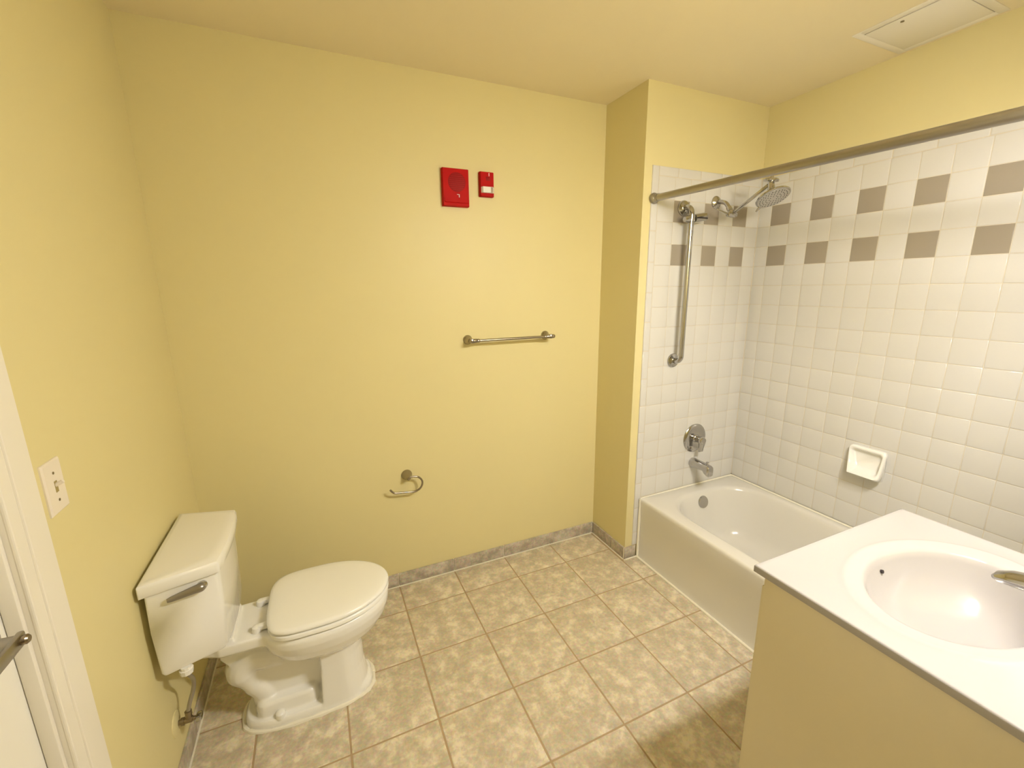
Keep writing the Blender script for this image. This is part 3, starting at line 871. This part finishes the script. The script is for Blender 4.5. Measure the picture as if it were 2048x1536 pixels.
# tank
def tk(xb, xf, hwb, hwf, z, bow=0.012, n=10):
    out = [Vector((xb, YT + hwb, z)), Vector((xb, YT - hwb, z))]
    for k in range(n + 1):
        t = -1 + 2 * k / n
        out.append(Vector((xf + bow * (1 - t * t), YT + hwf * t, z)))
    return out
bm = B()
loft(bm, [tk(0.024, 0.174, 0.211, 0.160, 0.4425), tk(0.021, 0.181, 0.216, 0.164, 0.453), tk(0.020, 0.185, 0.218, 0.167, 0.60), tk(0.020, 0.188, 0.219, 0.169, 0.725)])
vert = [e for e in bm.edges if abs(e.verts[0].co.z - e.verts[1].co.z) > 0.005 and min(abs((e.verts[0].co.y - YT)) for _ in (0,)) > 0.14]
bmesh.ops.bevel(bm, geom=vert, offset=0.010, segments=3, profile=0.5, affect='EDGES')
tank = obj('tank', bm, 'porcelain', to, sharp=40)
bm = B()
lid_r = [(0.012, 0.196, 0.226, 0.176, 0.722), (0.010, 0.199, 0.230, 0.179, 0.727), (0.010, 0.199, 0.230, 0.179, 0.752), (0.013, 0.194, 0.226, 0.175, 0.761), (0.022, 0.180, 0.214, 0.164, 0.766), (0.03, 0.165, 0.2, 0.15, 0.767)]
loft(bm, [tk(a, b_, c, d_, e_) for a, b_, c, d_, e_ in lid_r])
vert = [e for e in bm.edges if 0.726 < min(e.verts[0].co.z, e.verts[1].co.z) < 0.73 and abs(e.verts[0].co.z - e.verts[1].co.z) > 0.01 and abs(e.verts[0].co.y - YT) > 0.16]
bmesh.ops.bevel(bm, geom=vert, offset=0.008, segments=3, profile=0.5, affect='EDGES')
obj('tank_lid', bm, 'porcelain', to, sharp=32)
# side flush lever
fl_y = lambda x_: YT - (0.2185 - (x_ - 0.02) / 0.168 * 0.05)
hx, hz2 = 0.150, 0.697
bm = B(); lathe(bm, (hx, fl_y(hx), hz2), (0.28, -1, 0), [(0.014, -0.004), (0.014, 0.006), (0.011, 0.010), (0.008, 0.014)], 18)
fl = obj('flush_lever', bm, 'chrome', to)
bm = B()
arm_pts = [(hx + 0.012, fl_y(hx) - 0.013, hz2 + 0.002), (hx - 0.005, fl_y(hx) - 0.018, hz2 + 0.002), (hx - 0.04, fl_y(hx - 0.04) - 0.018, hz2 + 0.001), (hx - 0.078, fl_y(hx - 0.078) - 0.017, hz2 - 0.002)]
tube(bm, bez(arm_pts, 4), [0.007, 0.0105, 0.0125, 0.0135, 0.013, 0.0122, 0.0115, 0.0108, 0.0102, 0.0096, 0.0088, 0.008, 0.006], 14)
obj('lever_arm', bm, 'rod', fl)
# bolt caps
for s in (-1, 1):
    obj('bolt_cap', lathe(B(), (0.285, YT + s * 0.0825, 0.032), (0, s * 0.12, 1), [(0.0175, -0.004), (0.0175, 0.010), (0.0155, 0.018), (0.009, 0.0235), (0.002, 0.025)], 20), 'plastic', to)
# caulk around the base
bm = B()
ring = [v + Vector((0, 0, 0.001)) for v in plate(0.102, 0.116, 0.158, 0.622, 0.0)]
tube(bm, ring + [ring[0]], [0.0075 + R.uniform(-0.0015, 0.0035) for _ in range(61)], 8)
obj('base_caulk', bm, 'caulk', to)

# ------------------------------------------------------------------ water supply stop under the tank
sv = thing('supply_valve', 'tarnished water stop valve with a bent tube under the tank', 'valve', (0, -0.643, 0.195))
vy, vz = -0.643, 0.192
obj('escutcheon', lathe(B(), (0, vy, vz), (1, 0, 0), [(0.040, 0), (0.039, 0.003), (0.028, 0.006), (0.012, 0.008)], 28), 'paint', sv)
obj('valve_body', lathe(B(), (0.006, vy, vz), (1, 0, 0), [(0.0085, 0), (0.0085, 0.008), (0.0125, 0.009), (0.0125, 0.018), (0.0095, 0.019), (0.0095, 0.040), (0.0075, 0.042), (0.006, 0.052)], 18), 'brass', sv)
bm = B()
for k in range(1):
    rings = []
    for x_, a_, b_ in ((0.055, 0.008, 0.006), (0.058, 0.019, 0.010), (0.068, 0.020, 0.0105), (0.072, 0.014, 0.008)):
        rings.append([Vector((x_, vy + a_ * math.cos(2 * PI * q / 24), vz + b_ * math.sin(2 * PI * q / 24))) for q in range(24)])
    loft(bm, rings)
obj('handle', bm, 'chrome', sv)
obj('compression_nut', lathe(B(), (0.038, vy, vz + 0.006), (0, 0, 1), [(0.009, 0), (0.009, 0.014), (0.0105, 0.015), (0.0105, 0.028), (0.006, 0.03)], 8), 'brass', sv)
tubep = bez([(0.038, vy, vz + 0.03), (0.045, -0.641, 0.25), (0.062, -0.637, 0.30), (0.070, -0.650, 0.345), (0.073, -0.682, 0.390), (0.075, -0.700, 0.425)], 6)
obj('supply_tube', tube(B(), tubep, 0.0062, 12), 'braid', sv)
obj('coupling_nut', lathe(B(), (0.075, -0.702, 0.4145), (0, 0, 1), [(0.011, 0), (0.0175, 0.003), (0.0185, 0.018), (0.0145, 0.019), (0.0145, 0.0272)], 10), 'plastic', sv)

# ------------------------------------------------------------------ vanity: cabinet, counter with moulded sink, faucet
CX0, CX1 = 1.487, 2.152
CY0, CY1 = VY + 0.001, -1.511
CZ = 0.890
CT = 0.019
cb = thing('vanity_cabinet', 'plain cream vanity cabinet standing beside the tub', 'cabinet', ((CX0 + CX1) / 2, -1.78, 0))
gx0, gx1, gy1 = CX0 + 0.004, CX1 - 0.004, CY1 - 0.008
ctop = CZ - CT - 0.0015
for xa, xb in ((gx0, gx0 + 0.016), (gx1 - 0.016, gx1)):
    obj('side_panel', box(B(), xa, xb, CY0, gy1 - 0.02, 0.0, ctop, 0.0012), 'cabinet', cb)
obj('back_panel', box(B(), gx0 + 0.016, gx1 - 0.016, CY0, CY0 + 0.008, 0.0, ctop), 'cabinet', cb, sharp=None)
obj('bottom_panel', box(B(), gx0 + 0.016, gx1 - 0.016, CY0 + 0.008, gy1 - 0.02, 0.08, 0.096), 'cabinet', cb, sharp=None)
obj('toe_kick', box(B(), gx0 + 0.016, gx1 - 0.016, gy1 - 0.09, gy1 - 0.074, 0.0, 0.08), 'cabinet', cb, sharp=None)
obj('front_rail', box(B(), gx0 + 0.016, gx1 - 0.016, gy1 - 0.038, gy1 - 0.02, CZ - 0.075, ctop), 'cabinet', cb, sharp=None)
xm = (gx0 + gx1) / 2
for a, b_, s in ((gx0 + 0.02, xm - 0.002, 1), (xm + 0.002, gx1 - 0.02, -1)):
    dr = obj('door', box(B(), a, b_, gy1 - 0.02, gy1 - 0.002, 0.10, CZ - 0.06, 0.003), 'cabinet', cb)
    kx = (b_ - 0.03) if s > 0 else (a + 0.03)
    obj('knob', lathe(B(), (kx, gy1 - 0.002, CZ - 0.12), (0, 1, 0), [(0.006, 0), (0.006, 0.01), (0.014, 0.014), (0.013, 0.022), (0.003, 0.024)], 18), 'nickel', dr)

SCX, SCY, SA, SB = 1.8114, -1.766, 0.2155, 0.1431
ct = thing('sink_counter', 'glossy white counter with a moulded oval sink basin', 'counter', (SCX, SCY, CZ))
def ell(a, b_, z, N_=112, dy=0.0):
    out = []
    for k in range(N_):
        t = 2 * PI * (k + 0.5) / N_
        c, s = math.cos(t), math.sin(t)
        out.append(Vector((SCX + a * c, SCY + dy + b_ * s, z)))
    return out
def rect_by_angle(x0, x1, y0, y1, z, N_=112):
    """points of a rectangle along the same directions as the ellipse samples; corners snapped"""
    out = []
    for k in range(N_):
        t = 2 * PI * (k + 0.5) / N_
        c, s = SA * math.cos(t), SB * math.sin(t)
        f_ = min(((x1 - SCX) / c if c > 0 else (x0 - SCX) / c) if abs(c) > 1e-9 else 1e9, ((y1 - SCY) / s if s > 0 else (y0 - SCY) / s) if abs(s) > 1e-9 else 1e9)
        out.append(Vector((SCX + c * f_, SCY + s * f_, z)))
    for cxn, cyn in ((x0, y0), (x0, y1), (x1, y0), (x1, y1)):
        k = min(range(N_), key=lambda i: (out[i].x - cxn) ** 2 + (out[i].y - cyn) ** 2)
        out[k] = Vector((cxn, cyn, z))
    return out
e_ = 0.004
cr = [rect_by_angle(CX0, CX1, CY0, CY1, CZ - CT), rect_by_angle(CX0, CX1, CY0, CY1, CZ - e_), rect_by_angle(CX0 + 0.0012, CX1 - 0.0012, CY0, CY1 - 0.0012, CZ - 0.0012),
      rect_by_angle(CX0 + e_, CX1 - e_, CY0, CY1 - e_, CZ), rect_by_angle(CX0 + 0.012, CX1 - 0.012, CY0 + 0.01, CY1 - 0.012, CZ - 0.001)]
RA, RB = 0.262, 0.178
cr += [ell(RA + 0.016, RB + 0.012, CZ - 0.001), ell(RA + 0.006, RB + 0.005, CZ + 0.0008), ell(RA, RB, CZ + 0.0018), ell(RA - 0.008, RB - 0.006, CZ + 0.0008), ell(RA - 0.016, RB - 0.012, CZ - 0.0012),
       ell(SA + 0.012, SB + 0.010, CZ - 0.0022), ell(SA + 0.004, SB + 0.003, CZ - 0.004), ell(SA - 0.002, SB - 0.002, CZ - 0.009), ell(SA - 0.008, SB - 0.007, CZ - 0.022),
       ell(SA - 0.022, SB - 0.018, CZ - 0.055, dy=-0.004), ell(SA - 0.045, SB - 0.034, CZ - 0.09, dy=-0.012), ell(SA - 0.085, SB - 0.06, CZ - 0.118, dy=-0.028), ell(SA - 0.13, SB - 0.088, CZ - 0.132, dy=-0.045), ell(0.03, 0.03, CZ - 0.139, dy=-0.055)]
bm = B(); loft(bm, cr, False, True)
obj('counter_top', bm, 'marble', ct, sharp=48)
obj('backsplash', box(B(), CX0, CX1, VY + 0.001, VY + 0.018, CZ - 0.002, CZ + 0.085, 0.003), 'marble', ct)
oh = Vector((1.797, SCY + SB - 0.0165, CZ - 0.032))
obj('overflow_hole', lathe(B(), oh, (0, -1, 0.35), [(0.0046, -0.004), (0.0046, 0.0008), (0.001, 0.0009)], 14), 'dark', ct)
obj('drain', lathe(B(), (SCX, SCY - 0.055, CZ - 0.1395), (0, 0, 1), [(0.029, 0), (0.029, 0.003), (0.024, 0.004), (0.003, 0.003)], 26), 'chrome', ct)

fc = thing('sink_faucet', 'chrome sink faucet spout reaching over the basin', 'faucet', (SCX, -1.975, CZ))
FY = -1.986
bm = B()
loft(bm, [[Vector((p.x, p.y, z_)) for p in rrect(SCX - 0.078 + i, SCX + 0.078 - i, FY - 0.026 + i, FY + 0.026 - i, 0.026, 48)] for z_, i in ((CZ + 0.0002, 0), (CZ + 0.012, 0.0), (CZ + 0.018, 0.005))])
obj('base', bm, 'chrome', fc)
sx_ = SCX - 0.012
bm = B()
def spr(c, d, a_, b_):
    d = Vector(d).normalized(); side = Vector((1, 0, 0)); up = side.cross(d)
    return [Vector(c) + side * a_ * math.cos(2 * PI * k / 20) + up * b_ * math.sin(2 * PI * k / 20) for k in range(20)]
loft(bm, [spr((SCX, FY, CZ + 0.012), (0, 0.1, 1), 0.024, 0.024), spr((SCX, FY + 0.006, CZ + 0.05), (0, 0.35, 1), 0.022, 0.022), spr((SCX, FY + 0.04, CZ + 0.083), (0, 1, 0.5), 0.024, 0.022),
          spr((SCX, FY + 0.097, CZ + 0.092), (0, 1, -0.05), 0.0245, 0.020), spr((sx_ + 0.004, FY + 0.138, CZ + 0.086), (0, 1, -0.25), 0.0225, 0.016), spr((sx_ + 0.002, FY + 0.157, CZ + 0.080), (0, 1, -0.5), 0.0175, 0.011), spr((sx_ + 0.001, FY + 0.164, CZ + 0.076), (0, 1, -0.8), 0.009, 0.005)])
obj('spout', bm, 'chrome', fc, sharp=60)
for s in (-1, 1):
    bm = B(); lathe(bm, (SCX + s * 0.052, FY, CZ + 0.016), (0, 0, 1), [(0.017, 0), (0.016, 0.02), (0.012, 0.03), (0.003, 0.032)], 20)
    hn = obj('handle', bm, 'chrome', fc)
    bm = B(); tube(bm, [(SCX + s * 0.052, FY, CZ + 0.042), (SCX + s * 0.075, FY - 0.004, CZ + 0.048), (SCX + s * 0.1, FY - 0.008, CZ + 0.05)], [0.008, 0.007, 0.005], 12)
    obj('lever', bm, 'chrome', hn)
